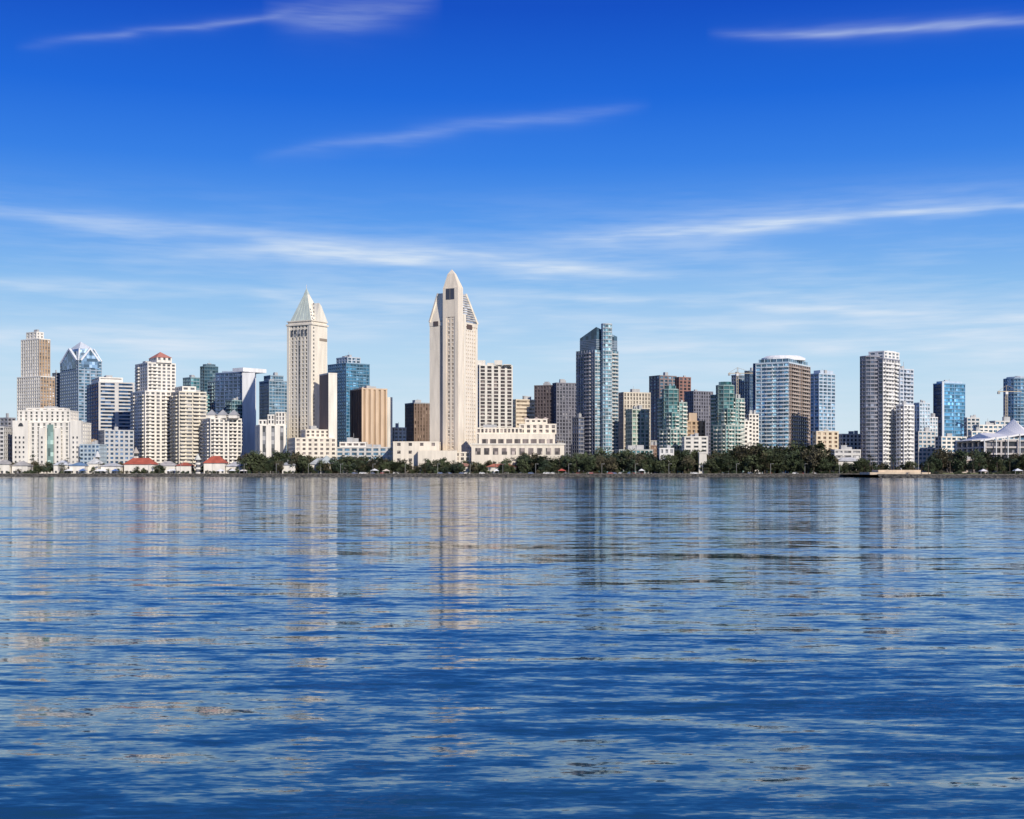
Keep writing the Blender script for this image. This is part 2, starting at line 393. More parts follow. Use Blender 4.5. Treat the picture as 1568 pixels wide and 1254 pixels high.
b.box('terrace_rail',W((.8,.75,.65)),X(720,d),X(866,d),d-.6,d-.3,Z(681,d),Z(679,d))
b.finish()
b=Bld("hotel_podium"); d=1040
p=fr(602,672,d,24); b.facade(p,G0,Z(678,d),wc,gd,bay=9,pier=.7,band=.6,fh=6,clutter=False)
p=fr(640,700,d-6,5); b.prism('porte_cochere',wc,p,G0,Z(690,d))
p=fr(672,720,d-4,6); b.facade(p,G0,Z(694,d),wc,gd,bay=4,pier=.4,band=.3,clutter=False)
b.finish()
b=Bld("hotel_podium"); d=1048
p=fp(440,452,515,d,70); b.facade(p,G0,Z(672,d),wc,gd,bay=5,pier=.5,band=.45)
p=fp(460,468,505,d+8,70); b.facade(p,Z(672,d)+1.1,Z(659,d),wc,gd,bay=4,pier=.45,band=.4)
p=fr(515,603,d+14,20); b.facade(p,G0,Z(686,d),W(PALE),glass(BLUEG),bay=6,pier=.3,band=.4)
p=fr(520,560,d+19,14); b.facade(p,Z(686,d)+1.1,Z(678,d),W(WHITE),gd,bay=5,pier=.3,band=.4)
b.finish()

# white/brown punched-window tower
d=1180
b=Bld("punched_window_hotel_tower")
gb=glass((.07,.05,.05))
p=fp(726,734,785,d,72); b.facade(p,G0,Z(560,d),W((.71,.67,.6)),gb,bay=6.2,pier=.36,band=.26,fh=3.3,dep=.9,clutter=False)
for x0,x1,y in ((730,744,551),(746,757,555),(757,770,551),(771,784,557)):
    b.prism('crown_block',W((.71,.67,.6)),fr(x0,x1-1,d+4,12),Z(560,d)+1.1,Z(y,d))
b.finish()
simple("cream_office_building",fp(783,790,819,1210,65),613,1210,W(CREAM),glass((.3,.24,.18)),bay=20,pier=.05,band=.5,fh=3.6).finish()
d=1250
b=Bld("twin_dark_office_building")
p=fp(818,850,862,d,20); b.facade(p,G0,Z(591,d),W((.15,.12,.12)),glass((.07,.06,.065)),bay=3,pier=.4,band=.3)
p=fp(846,852,884,d-6,70); b.facade(p,G0,Z(588,d),W((.2,.2,.23)),glass((.08,.08,.1)),bay=3,pier=.4,band=.3)
b.finish()

# =========================== slanted-top glass tower
d=1130
b=Bld("slanted_top_glass_tower")
p=fp(882,911,947,d,50)
gl=glass((.045,.07,.13)); gr=glass((.12,.22,.28))
zt=Z(535,d)
b.facade(p,G0,zt,W((.19,.22,.29)),gl,bay=3.4,pier=.12,band=.22,fh=3.3,cap=False,ed={0:dict(w=W((.46,.48,.48)),g=gr,band=.3,balc=[(.5,.95)],bw=W((.56,.54,.5))),3:dict(balc=[(.5,.78)],bw=W((.38,.36,.37)))})
q=fp(888,913,945,d+3,50)
zz=[Z(500,d),Z(512,d),Z(508,d),Z(515,d)]
b.slope('slanted_crown',glass((.06,.11,.16)),q,zt,zz)
for k in range(1,7):
    hh=zt+(Z(517,d)-zt)*k/7
    b.prism('crown_bands',W((.25,.3,.36)),offs(q,.15),hh-.35,hh+.35)
r=rnd(921,938,d-1,12); b.facade(r,G0,Z(497,d),W((.5,.55,.58)),glass((.16,.3,.36)),bay=3,pier=.12,band=.28,fh=3.3,clutter=False)
b.facade(fp(876,886,900,d+4,50),G0,Z(640,d),W((.22,.22,.24)),gl,bay=3,pier=.2,band=.35)
b.finish()
simple("cream_office_building",fp(944,955,996,1180,70),602,1180,W((.64,.57,.46)),glass((.22,.19,.16)),bay=3,pier=.5,band=.25).finish()
simple("green_glass_midrise",fp(958,968,994,1120,65),628,1120,W((.5,.52,.44)),glass((.12,.2,.17)),bay=4,pier=.25,band=.35).finish()
simple("low_rise_building",fp(940,948,1000,1075,70),690,1075,W((.4,.42,.4)),glass(TEAL),bay=4,pier=.3,band=.4).finish()
d=1350
b=Bld("brown_brick_tower")
p=fp(994,1010,1036,d,58); b.facade(p,G0,Z(576,d),W((.24,.2,.2)),glass(BLUEG),bay=5,pier=.3,band=.4)
p=fp(1032,1040,1058,d+5,62); b.facade(p,G0,Z(578,d),W((.3,.16,.13)),glass(DARK),bay=5,pier=.35,band=.35)
b.finish()
simple("office_tower",fp(1048,1062,1092,1300,60),600,1300,W((.2,.2,.24)),glass(DARK),bay=3,pier=.4,band=.3).finish()

def green_twin(x0,x1,ytop,d):
    b=Bld("green_glass_condominium_tower")
    ww=x1-x0
    tg=glass((.04,.13,.14),.1,.1); ww2=W((.68,.66,.58)); gb=W((.28,.38,.36))
    p=rnd(x0+ww*.2,x1-ww*.25,d,10); b.facade(p,G0,Z(ytop,d),gb,tg,bay=4,pier=.08,band=.2,fh=3.2,clutter=False)
    b.prism('penthouse_drum',tg,scl(p,.7),Z(ytop,d)+1.1,Z(ytop-7,d))
    p2=fp(x0,x0+ww*.36,x0+ww*.6,d+6,40); b.facade(p2,G0,Z(ytop+14,d),W((.2,.28,.29)),tg,bay=3.4,pier=.15,band=.3,fh=3.2,balc=[(.1,.6)],clutter=False,bw=W((.46,.5,.45)))
    p3=fp(x0+ww*.55,x0+ww*.74,x1,d+4,60); b.facade(p3,G0,Z(ytop+20,d),W((.38,.44,.4)),glass((.08,.18,.18)),bay=3.4,pier=.3,band=.35,fh=3.2,balc=[(.35,.95)],bw=ww2)
    p4=fp(x0+ww*.08,x0+ww*.45,x0+ww*.98,d-8,50); b.facade(p4,G0,Z(ytop+62,d),W((.38,.44,.4)),tg,bay=4,pier=.3,band=.35,fh=3.2,balc=[(.1,.35),(.55,.9)],bw=ww2)
    b.facade(fp(x0+ww*.3,x0+ww*.5,x0+ww*.75,d-3,50),G0,Z(ytop+36,d),gb,tg,bay=4,pier=.2,band=.25,fh=3.2,balc=[(.3,.75)],bw=ww2,clutter=False)
    b.finish()
green_twin(1006,1052,597,1090)
green_twin(1088,1140,591,1090)
b=Bld("tan_midrise")
p=fp(1046,1052,1080,1110,65); b.facade(p,G0,Z(646,1110),W(TAN),glass(BROWN),bay=5,pier=.4,band=.35)
b.prism('tower_block',W((.5,.38,.28)),fp(1050,1055,1068,1112,60),Z(646,1110)+1.1,Z(632,1110)); b.finish()
simple("low_rise_building",fr(1048,1084,1060,18),670,1060,W(WHITE),glass(DARK),bay=6,pier=.4,band=.5).finish()
b=Bld("stepped_white_midrise")
for x0,x1,y in ((1122,1145,655),(1130,1152,645),(1142,1162,634)):
    b.facade(fp(x0,x0+5,x1,1110+(655-y),65),G0,Z(y,1110),W(WHITE),glass(DARK),bay=3.5,pier=.4,band=.45)
b.finish()
simple("office_tower",fp(1120,1130,1142,1340,50),575,1340,W((.3,.34,.4)),glass(BLUEG),bay=3,pier=.2,band=.3).finish()
simple("office_tower",fp(1140,1148,1162,1320,50),569,1320,W((.12,.18,.24)),glass(NAVY),bay=3,pier=.2,band=.25).finish()

# curved-cap residential tower
d=1130
b=Bld("curved_cap_residential_tower")
p=fp(1157,1208,1241,d,32)
b.facade(p,G0,Z(556,d),W((.58,.65,.7)),glass((.18,.36,.48)),bay=5.5,pier=.12,band=.33,fh=3.3,clutter=False,
  ed={3:dict(balc=[(.3,.55),(.75,.98)],bw=W((.72,.75,.76))),0:dict(w=W((.34,.27,.23)),g=glass((.09,.07,.07)),pier=.2,band=.35,balc=[(.1,.45),(.6,.9)],bw=W((.5,.42,.36)))})
b.prism('glass_corner',glass(NAVY),fp(1153,1160,1168,d+20,50),G0,Z(553,d))
q=scl(p,.9); b.facade(q,Z(556,d)+1.1,Z(548,d),W((.4,.5,.55)),glass(BLUEG),bay=5,pier=.1,band=.2,clutter=False,cap=False)
c=cen(p); e=[(c[0]+19.5*math.cos(2*math.pi*k/20),c[1]+14*math.sin(2*math.pi*k/20)) for k in range(20)]
b.prism('curved_roof_cap',W((.82,.82,.82)),e,Z(548,d),Z(544,d)); b.prism('curved_roof_cap_top',W((.82,.82,.82)),scl(e,.98),Z(544,d),Z(540.5,d),top=scl(e,.75))
b.finish()
d=1250
b=simple("striped_glass_tower",fp(1239,1254,1279,d,55),573,d,W((.5,.58,.66)),glass((.13,.24,.34)),bay=6,pier=.2,band=.35)
b.prism('upper_block',W((.45,.52,.6)),fp(1246,1256,1276,d+6,55),Z(573,d)+1.1,Z(566,d)); b.finish()
simple("cream_low_rise",fp(1244,1250,1284,1080,70),662,1080,W(CREAM),glass(BROWN),bay=5,pier=.5,band=.4).finish()
simple("low_rise_building",fp(1282,1290,1325,1100,70),666,1100,W(WHITE),glass(DARK),bay=4,pier=.4,band=.4).finish()
simple("low_rise_building",fp(1272,1278,1318,1040,70),690,1040,W(PALE),glass(GREY),bay=8,pier=.2,band=.5).finish()

# big right condominium tower: grey curved bay on the left, white lit middle, lower right wing
d=1060
b=Bld("waterfront_condominium_tower")
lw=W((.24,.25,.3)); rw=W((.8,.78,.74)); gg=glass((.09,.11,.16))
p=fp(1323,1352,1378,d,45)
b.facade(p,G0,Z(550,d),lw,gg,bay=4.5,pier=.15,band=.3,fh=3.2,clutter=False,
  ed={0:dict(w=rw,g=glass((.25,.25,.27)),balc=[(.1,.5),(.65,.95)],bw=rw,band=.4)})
p=rnd(1321,1351,d+2,14); b.facade(p,G0,Z(546,d),W((.3,.3,.34)),gg,bay=3.5,pier=.08,band=.34,fh=3.2,clutter=False)
p=fp(1330,1354,1377,d+6,45); b.facade(p,Z(550,d)+1.1,Z(538,d),rw,glass((.2,.25,.3)),bay=6,pier=.4,band=.4,clutter=False)
b.prism('rooftop_bulkhead',rw,fp(1348,1358,1372,d+10,45),Z(538,d)+1.1,Z(535,d))
p=fp(1368,1378,1399,d+14,55); b.facade(p,G0,Z(564,d),W((.54,.57,.62)),glass((.13,.18,.25)),bay=4.5,pier=.25,band=.4,fh=3.2,balc=[(.3,.8)])
p=fp(1372,1384,1400,d-4,55); b.facade(p,G0,Z(622,d),rw,glass((.2,.2,.22)),bay=4.5,pier=.3,band=.4,fh=3.2,balc=[(.3,.8)])
b.finish()
simple("pale_apartment_block",fp(1398,1408,1424,1200,55),618,1200,W((.6,.66,.72)),glass((.25,.35,.42)),bay=4,pier=.3,band=.35).finish()
simple("pale_apartment_block",fp(1418,1424,1436,1220,55),640,1220,W((.7,.7,.7)),glass((.25,.35,.42)),bay=4,pier=.3,band=.35).finish()
d=1230
b=Bld("blue_glass_hotel_tower")
p=fp(1429,1444,1478,d,62)
b.facade(p,G0,Z(588,d),W((.18,.34,.5)),glass((.08,.26,.44)),bay=12,pier=.06,band=.22,ed={3:dict(w=W((.05,.08,.15)),g=glass(NAVY))})
b.prism('roof_screen',W((.45,.55,.65)),scl(p,.8),Z(588,d)+1.1,Z(583,d))
b.box('white_fin',W((.75,.78,.8)),X(1442,d),X(1445,d),d-1.5,d+1,G0,Z(584,d))
b.finish()
for x0,x1,y,dd in ((1400,1432,662,1120),(1432,1480,670,1100),(1476,1500,641,1180),(1490,1535,652,1150),(1482,1512,662,1090),(1515,1560,646,1160)):
    simple("low_rise_building",fp(x0,x0+(x1-x0)*.2,x1,dd,68),y,dd,W(R.choice([WHITE,PALE,(.6,.58,.6)])),glass(BLUEG),bay=5,pier=.3,band=.45).finish()
d=1240
b=Bld("round_glass_tower")
p=rnd(1546,1590,d,14); b.facade(p,G0,Z(580,d),W((.3,.42,.52)),glass((.06,.16,.26)),bay=3,pier=.12,band=.3)
b.prism('drum',W((.5,.55,.6)),scl(p,.8),Z(580,d)+1.1,Z(576,d)); b.finish()

# convention centre with tensile sail roof
d=960
b=Bld("sail_roof_convention_center")
zb=Z(676,d)
b.facade([(X(1508,d),d),(X(1660,d),d),(X(1660,d),d+60),(X(1508,d),d+60)],G0,zb,W((.5,.46,.44)),glass((.06,.06,.08)),fh=5,bay=12,pier=.1,band=.26,dep=1.5,clutter=False)
sail=W((.82,.8,.79),.6,.04)
nx,ny=60,14
x0,x1=X(1500,d),X(1680,d)
vs=[];fs=[]
for j in range(ny+1):
    for i in range(nx+1):
        u=i/nx; v=j/ny
        ph=(u-.40)/.3; f=1-2*abs(ph-round(ph)); peak=max(f,0)**1.5
        if u<.1: peak=0
        rr=1-abs(v-.45)/.55
        env=min(1,u*3.2)
        z=zb+1.3+env*(3.0+4*rr+10*peak*max(rr,0)**1.3)
        vs.append((x0+(x1-x0)*u,d-2+62*v,z))
for j in range(ny):
    for i in range(nx):
        a=j*(nx+1)+i; fs.append((a,a+1,a+nx+2,a+nx+1))
b.raw('sail_roof',sail,vs,fs)
b.raw('sail_valance',sail,[vs[i] for i in range(nx+1)]+[(v[0],v[1],v[2]-1.3) for v in vs[:nx+1]],[(i+nx+1,i+nx+2,i+1,i) for i in range(nx)])
for i in range(2,nx,6): b.box('mast',W((.7,.7,.7)),vs[i][0]-.3,vs[i][0]+.3,d-2.4,d-1.8,G0,vs[i][2])
b.finish()
b=Bld("terrace_pavilion"); d=930
b.facade([(X(1430,d),d),(X(1512,d),d),(X(1512,d),d+14),(X(1430,d),d+14)],G0,Z(706,d),W((.6,.5,.45)),glass(DARK),fh=4,bay=5,pier=.25,band=.4)
b.finish()

# low-rise blocks filling the streets behind
for k in range(40):
    x=R.uniform(-20,1590); dd=R.uniform(1150,1420); w=R.uniform(22,48); y=R.uniform(672,694)
    c=R.choice([CREAM,PALE,TAN,(.4,.38,.36),(.3,.2,.16),(.5,.45,.4),(.25,.25,.27)])
    gg=R.choice([DARK,BLUEG,BROWN])
    simple("low_rise_building",fp(x,x+w*R.uniform(.2,.5),x+w,dd,R.uniform(35,60)),y,dd,W(c),glass(gg),bay=R.choice([4,5,6]),pier=R.choice([.2,.35,.5]),band=R.choice([.35,.5])).finish()

# ------------------------------------------------------------------ waterfront village houses
def house(name,xl,xr,ye,yr,d,roofc,wallc=WHITE,dep=12):
    b=Bld(name); x0,x1=X(xl,d),X(xr,d); ze,zr=Z(ye,d),Z(yr,d)
    b.box('walls',W(wallc),x0,x1,d,d+dep,G0,ze)
    n=max(2,int((x1-x0)/3.2)); s=(x1-x0)/n
    for k in range(n):
        zz=G0+.9 if k!=n//2 else G0
        b.box('windows' if k!=n//2 else 'door',glass(DARK),x0+s*k+s*.28,x0+s*k+s*.72,d-.08,d+.1,zz,min(ze-.4,G0+2.5))
    e=.8; r=W(roofc,.7,.3); ym=d+dep/2
    h=min(dep/2,(x1-x0)/2*.9)
    P=[(x0-e,d-e,ze),(x1+e,d-e,ze),(x1+e,d+dep+e,ze),(x0-e,d+dep+e,ze),(x0-e+h,ym,zr),(x1+e-h,ym,zr)]
    b.raw('roof',r,P,[(0,1,5,4),(1,2,5),(2,3,4,5),(3,0,4),(3,2,1,0)])
    b.box('chimney',W((.5,.45,.4)),x0+(x1-x0)*.3,x0+(x1-x0)*.3+.9,ym-.4,ym+.5,ze,zr+1)
    b.finish()
for a in ((-8,14,711,704,1030,(.4,.38,.36)),(18,42,713,706,1032,(.42,.4,.38)),(82,104,712,705,1028,(.6,.62,.64)),(106,130,713,708,1026,(.15,.25,.4)),(134,152,710,702,1034,(.62,.62,.6)),(154,184,714,709,1026,(.5,.5,.5)),
          (190,236,711,701,1030,REDR),(240,268,713,706,1034,(.45,.42,.4)),(270,292,713,708,1026,REDR),(312,344,709,698,1028,REDR),(346,374,714,707,1030,(.5,.5,.52)),
          (432,452,712,706,1022,(.35,.36,.38)),(474,520,711,701,1028,(.4,.42,.42)),(524,548,713,707,1024,(.3,.34,.4)),(700,722,714,709,1018,(.4,.2,.15)),(745,790,715,710,1016,(.45,.15,.1)),
          (1250,1270,708,702,1010,(.5,.45,.4)),(1284,1318,706,700,1010,(.55,.55,.55))):
    house("waterfront_cottage",*a)
for x,y,d,c in ((207,684,1040,(.45,.4,.35)),(302,694,1020,(.55,.55,.5)),(148,690,1040,(.6,.6,.6))):
    b=Bld("cupola_tower"); p=rnd(x-4,x+4,d,8); b.facade(p,G0,Z(y+10,d),W(WHITE),glass(DARK),fh=4,bay=1.6,pier=.3,band=.4,clutter=False,cap=False)
    b.cone('conical_roof',W(c,.7),scl(p,1.35),Z(y+10,d),(*cen(p),Z(y,d))); b.finish()
b=Bld("stone_pylon"); d=990; pp=fr(1070,1083,d,5); b.prism('shaft',W((.66,.62,.55)),pp,G0,Z(694,d),top=scl(pp,.85)); b.prism('cap',W((.7,.66,.6)),scl(pp,.98),Z(694,d),Z(692.5,d)); b.finish()
b=Bld("white_entry_gate"); d=1000; b.facade(fr(1010,1032,d,8),G0,Z(688,d),W((.76,.74,.7)),glass(GREY),bay=4,pier=.5,band=.4,fh=5); b.finish()
b=Bld("hexagonal_pavilion"); d=1018; p=rnd(484,512,d,6); b.prism('roof_deck',W((.5,.5,.5)),scl(p,1.1),Z(710,d),Z(709,d)); b.cone('roof',W((.42,.46,.45)),scl(p,1.15),Z(709,d),(*cen(p),Z(697,d)))
for q in p: b.box('column',W(WHITE),q[0]-.3,q[0]+.3,q[1]-.3,q[1]+.3,G0,Z(710,d))
b.finish()

# ------------------------------------------------------------------ ground, bank, water
shore=[(-15000,1045),(-500,1022),(-60,1000),(262,965),(282,952),(243,868),(262,856),(620,846),(15000,830)]
def shore_y(x):
    for i in range(len(shore)-1):
        if shore[i][0]<=x<shore[i+1][0]:
            a,b_=shore[i],shore[i+1]; return a[1]+(b_[1]-a[1])*(x-a[0])/(b_[0]-a[0])
    return 1000
def canopy(x,w,h,c):
    b=Bld("market_canopy"); cx=X(x,1005); d=shore_y(cx)+8+w; q=[(cx-w,d-w),(cx+w,d-w),(cx+w,d+w),(cx-w,d+w)]
    for a in q: b.box('pole',W((.6,.6,.6)),a[0]-.06,a[0]+.06,a[1]-.06,a[1]+.06,G0,G0+h)
    b.cone('canopy_top',W(c),scl(q,1.1),G0+h,(cx,d,G0+h+1.6)); b.finish()
for x,c in ((92,(.8,.8,.8)),(114,(.1,.2,.45)),(140,(.8,.8,.8)),(148,(.8,.8,.8)),(166,(.1,.2,.45)),(252,(.8,.8,.8)),(258,(.8,.8,.78)),(332,(.8,.8,.8)),(350,(.8,.8,.8)),(368,(.8,.75,.7)),(572,(.8,.8,.8)),(590,(.7,.6,.5)),(760,(.8,.8,.8)),(860,(.5,.1,.08)),(980,(.8,.8,.8)),(1405,(.75,.7,.7)),(1450,(.8,.8,.8))):
    canopy(x,R.uniform(1.8,3),R.uniform(2.3,2.8),c)

def crane(x,y,d,jl,jr):
    b=Bld("tower_crane"); m=W((.5,.42,.3)); cx=X(x,d); zt=Z(y,d)
    for sx in (-.8,.8):
        for sy in (-.8,.8): b.box('mast_leg',m,cx+sx-.15,cx+sx+.15,d+sy-.15,d+sy+.15,G0,zt)
    for k in range(int((zt-G0)/3)): b.box('mast_brace',m,cx-.65,cx+.65,d-.95,d-.8,G0+k*3,G0+k*3+.3)
    b.box('jib',m,cx-jl,cx+jr,d-.35,d+.35,zt,zt+.7); b.box('cab',W((.7,.7,.7)),cx-1.2,cx+1.2,d-1.6,d+1.2,zt-2.3,zt-.02)
    b.box('counterweight',W((.35,.35,.35)),cx-jl,cx-jl+2,d-1,d+1,zt-2,zt-.02)
    b.beam('apex',m,(cx,d,zt+.7),(cx,d,zt+6),.2); b.beam('tie',m,(cx,d,zt+6),(cx+jr*.9,d,zt+.8),.1); b.beam('tie',m,(cx,d,zt+6),(cx-jl*.9,d,zt+.8),.1)
    b.finish()
crane(1129,572,1300,9,17); crane(1541,600,1200,8,14)

def grid_mat(name,c1,c2,scale,rough=.95,det=4):
    m,nt,b=newmat(name); N=nt.nodes;L=nt.links
    g=N.new("ShaderNodeNewGeometry"); n=N.new("ShaderNodeTexNoise"); n.inputs['Scale'].default_value=scale; n.inputs['Detail'].default_value=det
    L.new(g.outputs['Position'],n.inputs['Vector'])
    r=N.new("ShaderNodeValToRGB"); r.color_ramp.elements[0].position=.38; r.color_ramp.elements[1].position=.62
    r.color_ramp.elements[0].color=(*c1,1); r.color_ramp.elements[1].color=(*c2,1)
    L.new(n.outputs[0],r.inputs[0]); L.new(r.outputs[0],b.inputs['Base Color']); b.inputs['Roughness'].default_value=rough
    return m
def mesh(name,vs,fs,mat):
    me=bpy.data.meshes.new(name); me.from_pydata(vs,[],fs); me.materials.append(mat); me.update()
    o=bpy.data.objects.new(name,me); COL.objects.link(o); return o
vs=[];fs=[]
for x,y in shore: vs.append((x,y,G0)); vs.append((x,16000,G0))
for i in range(len(shore)-1):
    a=2*i; fs.append((a,a+2,a+3,a+1))
mesh("city_ground",vs,fs,grid_mat("ground_grass_and_asphalt",(.05,.065,.03),(.10,.09,.07),.03))
pts=[]
for i in range(1,len(shore)-2):
    a,b_=Vector(shore[i]),Vector(shore[i+1]); n=max(1,int((b_-a).length/1.6))
    for k in range(n): pts.append(a.lerp(b_,k/n))
rows=7; vs=[];fs=[]
for i,p in enumerate(pts):
    for j in range(rows):
        t=j/(rows-1); jj=.45 if 0<j<rows-1 else .15
        vs.append((p.x+R.uniform(-.5,.5),p.y-6*(1-t)+R.uniform(-jj,jj)+.4,-.9+3.1*t**.8+R.uniform(-jj,jj)))
for i in range(len(pts)-1):
    for j in range(rows-1):
        a=i*rows+j; fs.append((a,a+rows,a+rows+1,a+1))
mesh("riprap_shoreline",vs,fs,grid_mat("riprap_stone",(.02,.02,.018),(.11,.10,.085),.6))
def strip(name,off,w,z0,z1,mat):
    P=shore[1:-1]; vs=[];fs=[]
    for x,y in P:
        vs+= [(x,y+off,z0),(x,y+off,z1),(x,y+off+w,z1),(x,y+off+w,z0)]
    for i in range(len(P)-1):
        for k in range(3):
            a=4*i+k; fs.append((a,a+4,a+5,a+1))
    return mesh(name,vs,fs,mat)
strip("promenade_path",2.5,5,G0,G0+.12,grid_mat("path_concrete",(.34,.31,.27),(.45,.42,.37),.5))
strip("low_seawall",1.2,.5,G0,G0+.5,grid_mat("seawall_concrete",(.12,.11,.10),(.25,.22,.19),.5))
strip("harbor_drive_road",22,9,G0,G0+.05,grid_mat("asphalt",(.05,.05,.05),(.07,.07,.07),.5))
b=Bld("point_terrace"); d=884; sand=W((.62,.5,.37),.9,.2)
b.prism('retaining_wall',sand,fr(1332,1425,d,26),G0,G0+1.6); b.prism('upper_step',sand,fr(1345,1410,d+8,16),G0+1.6,G0+3.2)
b.prism('lawn_bank',W((.12,.13,.06)),fr(1428,1640,d+6,20),G0,G0+1.2); b.finish()

# water: several trains of wind waves, slopes evaluated directly
m,nt,bs=newmat("bay_water"); N=nt.nodes;L=nt.links
g=N.new("ShaderNodeNewGeometry")
def nz(sx,sy,det,rough,dist=0.,off=(0,0,0),rot=0):
    mp=N.new("ShaderNodeMapping"); mp.inputs['Scale'].default_value=(sx,sy,1); mp.inputs['Location'].default_value=off
    mp.inputs['Rotation'].default_value=(0,0,math.radians(rot))
    L.new(g.outputs['Position'],mp.inputs['Vector'])
    n=N.new("ShaderNodeTexNoise"); n.inputs['Scale'].default_value=1; n.inputs['Detail'].default_value=det; n.inputs['Roughness'].default_value=rough; n.inputs['Distortion'].default_value=dist
    L.new(mp.outputs[0],n.inputs['Vector'])
    s=N.new("ShaderNodeVectorMath"); s.operation='SUBTRACT'; s.inputs[1].default_value=(.5,.5,.5)
    L.new(n.outputs['Color'],s.inputs[0]); return s
def sc3(node,v):
    s=N.new("ShaderNodeVectorMath"); s.operation='MULTIPLY'; s.inputs[1].default_value=v
    L.new(node.outputs[0],s.inputs[0]); return s
def add3(a,b):
    s=N.new("ShaderNodeVectorMath"); s.operation='ADD'; L.new(a.outputs[0],s.inputs[0]); L.new(b.outputs[0],s.inputs[1]); return s
l1=sc3(nz(.05,.14,5,.85,0,rot=7),(.04,.36,0))
l2=sc3(nz(.5,1.6,4,.85,0,(7,3,0),rot=-9),(.08,.44,0))
l3=sc3(nz(.07,.55,1,.5,0,(4,1,0),rot=-3),(.01,.16,0))
s=add3(add3(l1,l2),l3)
up=N.new("ShaderNodeVectorMath"); up.operation='ADD'; up.inputs[1].default_value=(0,-.022,1); L.new(s.outputs[0],up.inputs[0])
nm=N.new("ShaderNodeVectorMath"); nm.operation='NORMALIZE'; L.new(up.outputs[0],nm.inputs[0])
L.new(nm.outputs[0],bs.inputs['Normal'])
bs.inputs['Base Color'].default_value=(.012,.062,.105,1)
bs.inputs['Roughness'].default_value=.04
bs.inputs['IOR'].default_value=1.36
mesh("bay_water",[(-15000,-15000,0),(15000,-15000,0),(15000,1060,0),(-15000,1060,0)],[(0,1,2,3)],m)

# ------------------------------------------------------------------ trees
leafm=[]
for c in ((.05,.07,.03),(.06,.075,.03),(.085,.075,.04),(.035,.055,.028)):
    leafm.append(grid_mat("foliage",tuple(a*.45 for a in c),tuple(a*1.35 for a in c),.3,.8,2))
bark=grid_mat("bark",(.07,.05,.035),(.14,.11,.08),2,det=2)
def tube(V,F,a,b,r0,r1,n=6):
    a=Vector(a);b=Vector(b);z=(b-a).normalized(); x=z.orthogonal().normalized(); y=z.cross(x); o=len(V)
    for c,r in ((a,r0),(b,r1)):
        for k in range(n):
            t=2*math.pi*k/n; V.append(tuple(c+x*math.cos(t)*r+y*math.sin(t)*r))
    for k in range(n): F.append((o+k,o+(k+1)%n,o+n+(k+1)%n,o+n+k))
def tree_mesh(seed,h,w,lm):
    r=random.Random(seed); V=[];F=[]
    top=(r.uniform(-.4,.4),r.uniform(-.4,.4),h*.4); tube(V,F,(0,0,-.3),top,.35,.22)
    cl=[]
    for k in range(10):
        a=2*math.pi*k/10+r.uniform(-.4,.4); rr=w*r.uniform(.25,.8)
        e=(math.cos(a)*rr,math.sin(a)*rr,h*r.uniform(.32,.85)); tube(V,F,top,e,.16,.05,5); cl.append((Vector(e),w*r.uniform(.28,.45)))
    cl.append((Vector((r.uniform(-.5,.5),0,h*.88)),w*.38)); nb=len(F)
    for c,s in cl:
        for k in range(85):
            d=Vector((r.gauss(0,1),r.gauss(0,1),r.gauss(0,.75))); d=d/max(d.length,.01)*s*r.uniform(.4,1.1)
            p=c+d; q=r.uniform(.32,.68)
            u=Vector((r.gauss(0,1),r.gauss(0,1),r.gauss(0,1))).normalized(); v=u.orthogonal().normalized(); o=len(V)
            V+= [tuple(p+u*q),tuple(p+v*q*.7),tuple(p-u*q),tuple(p-v*q*.7)]; F.append((o,o+1,o+2,o+3))
    me=bpy.data.meshes.new("tree"); me.from_pydata(V,[],F); me.materials.append(bark); me.materials.append(lm)
    me.polygons.foreach_set('material_index',[0 if i<nb else 1 for i in range(len(F))]); me.update(); return me
TM=[tree_mesh(i,R.uniform(10.5,14),R.uniform(4.6,7),leafm[i%4]) for i in range(10)]
def palm_mesh(seed,h):
    r=random.Random(seed); V=[];F=[]; tube(V,F,(0,0,-.3),(0,0,h*.5),.28,.22); tube(V,F,(0,0,h*.5),(.3,0,h),.22,.16); nb=len(F)
    for k in range(22):
        a=2*math.pi*k/22+r.uniform(-.1,.1); el=r.uniform(-.2,1.1); p=Vector((.3,0,h)); L0=2.8
        dirv=Vector((math.cos(a)*math.cos(el),math.sin(a)*math.cos(el),math.sin(el))); sd=Vector((-math.sin(a),math.cos(a),0))*.32
        for s_ in range(4):
            q=p+dirv*L0/4; o=len(V); V+=[tuple(p-sd),tuple(p+sd),tuple(q+sd*.8),tuple(q-sd*.8)]; F.append((o,o+1,o+2,o+3)); p=q; dirv=(dirv+Vector((0,0,-.38))).normalized(); sd=sd*.8
    me=bpy.data.meshes.new("palm"); me.from_pydata(V,[],F); me.materials.append(bark); me.materials.append(leafm[3])
    me.polygons.foreach_set('material_index',[0 if i<nb else 1 for i in range(len(F))]); me.update(); return me
PM=[palm_mesh(50+i,R.uniform(11,16)) for i in range(4)]
troot=bpy.data.objects.new("waterfront_trees",None); COL.objects.link(troot)
proot=bpy.data.objects.new("palm_trees",None); COL.objects.link(proot)
sroot=bpy.data.objects.new("shoreline_shrubs",None); COL.objects.link(sroot)
def plant(me,x,y,s,root,n,z=G0):
    o=bpy.data.objects.new(n,me); o.location=(x,y,z); o.rotation_euler=(0,0,R.uniform(0,6.28)); o.scale=(s*R.uniform(.9,1.2),s*R.uniform(.9,1.2),s*R.uniform(.85,1.1)); COL.objects.link(o); o.parent=root
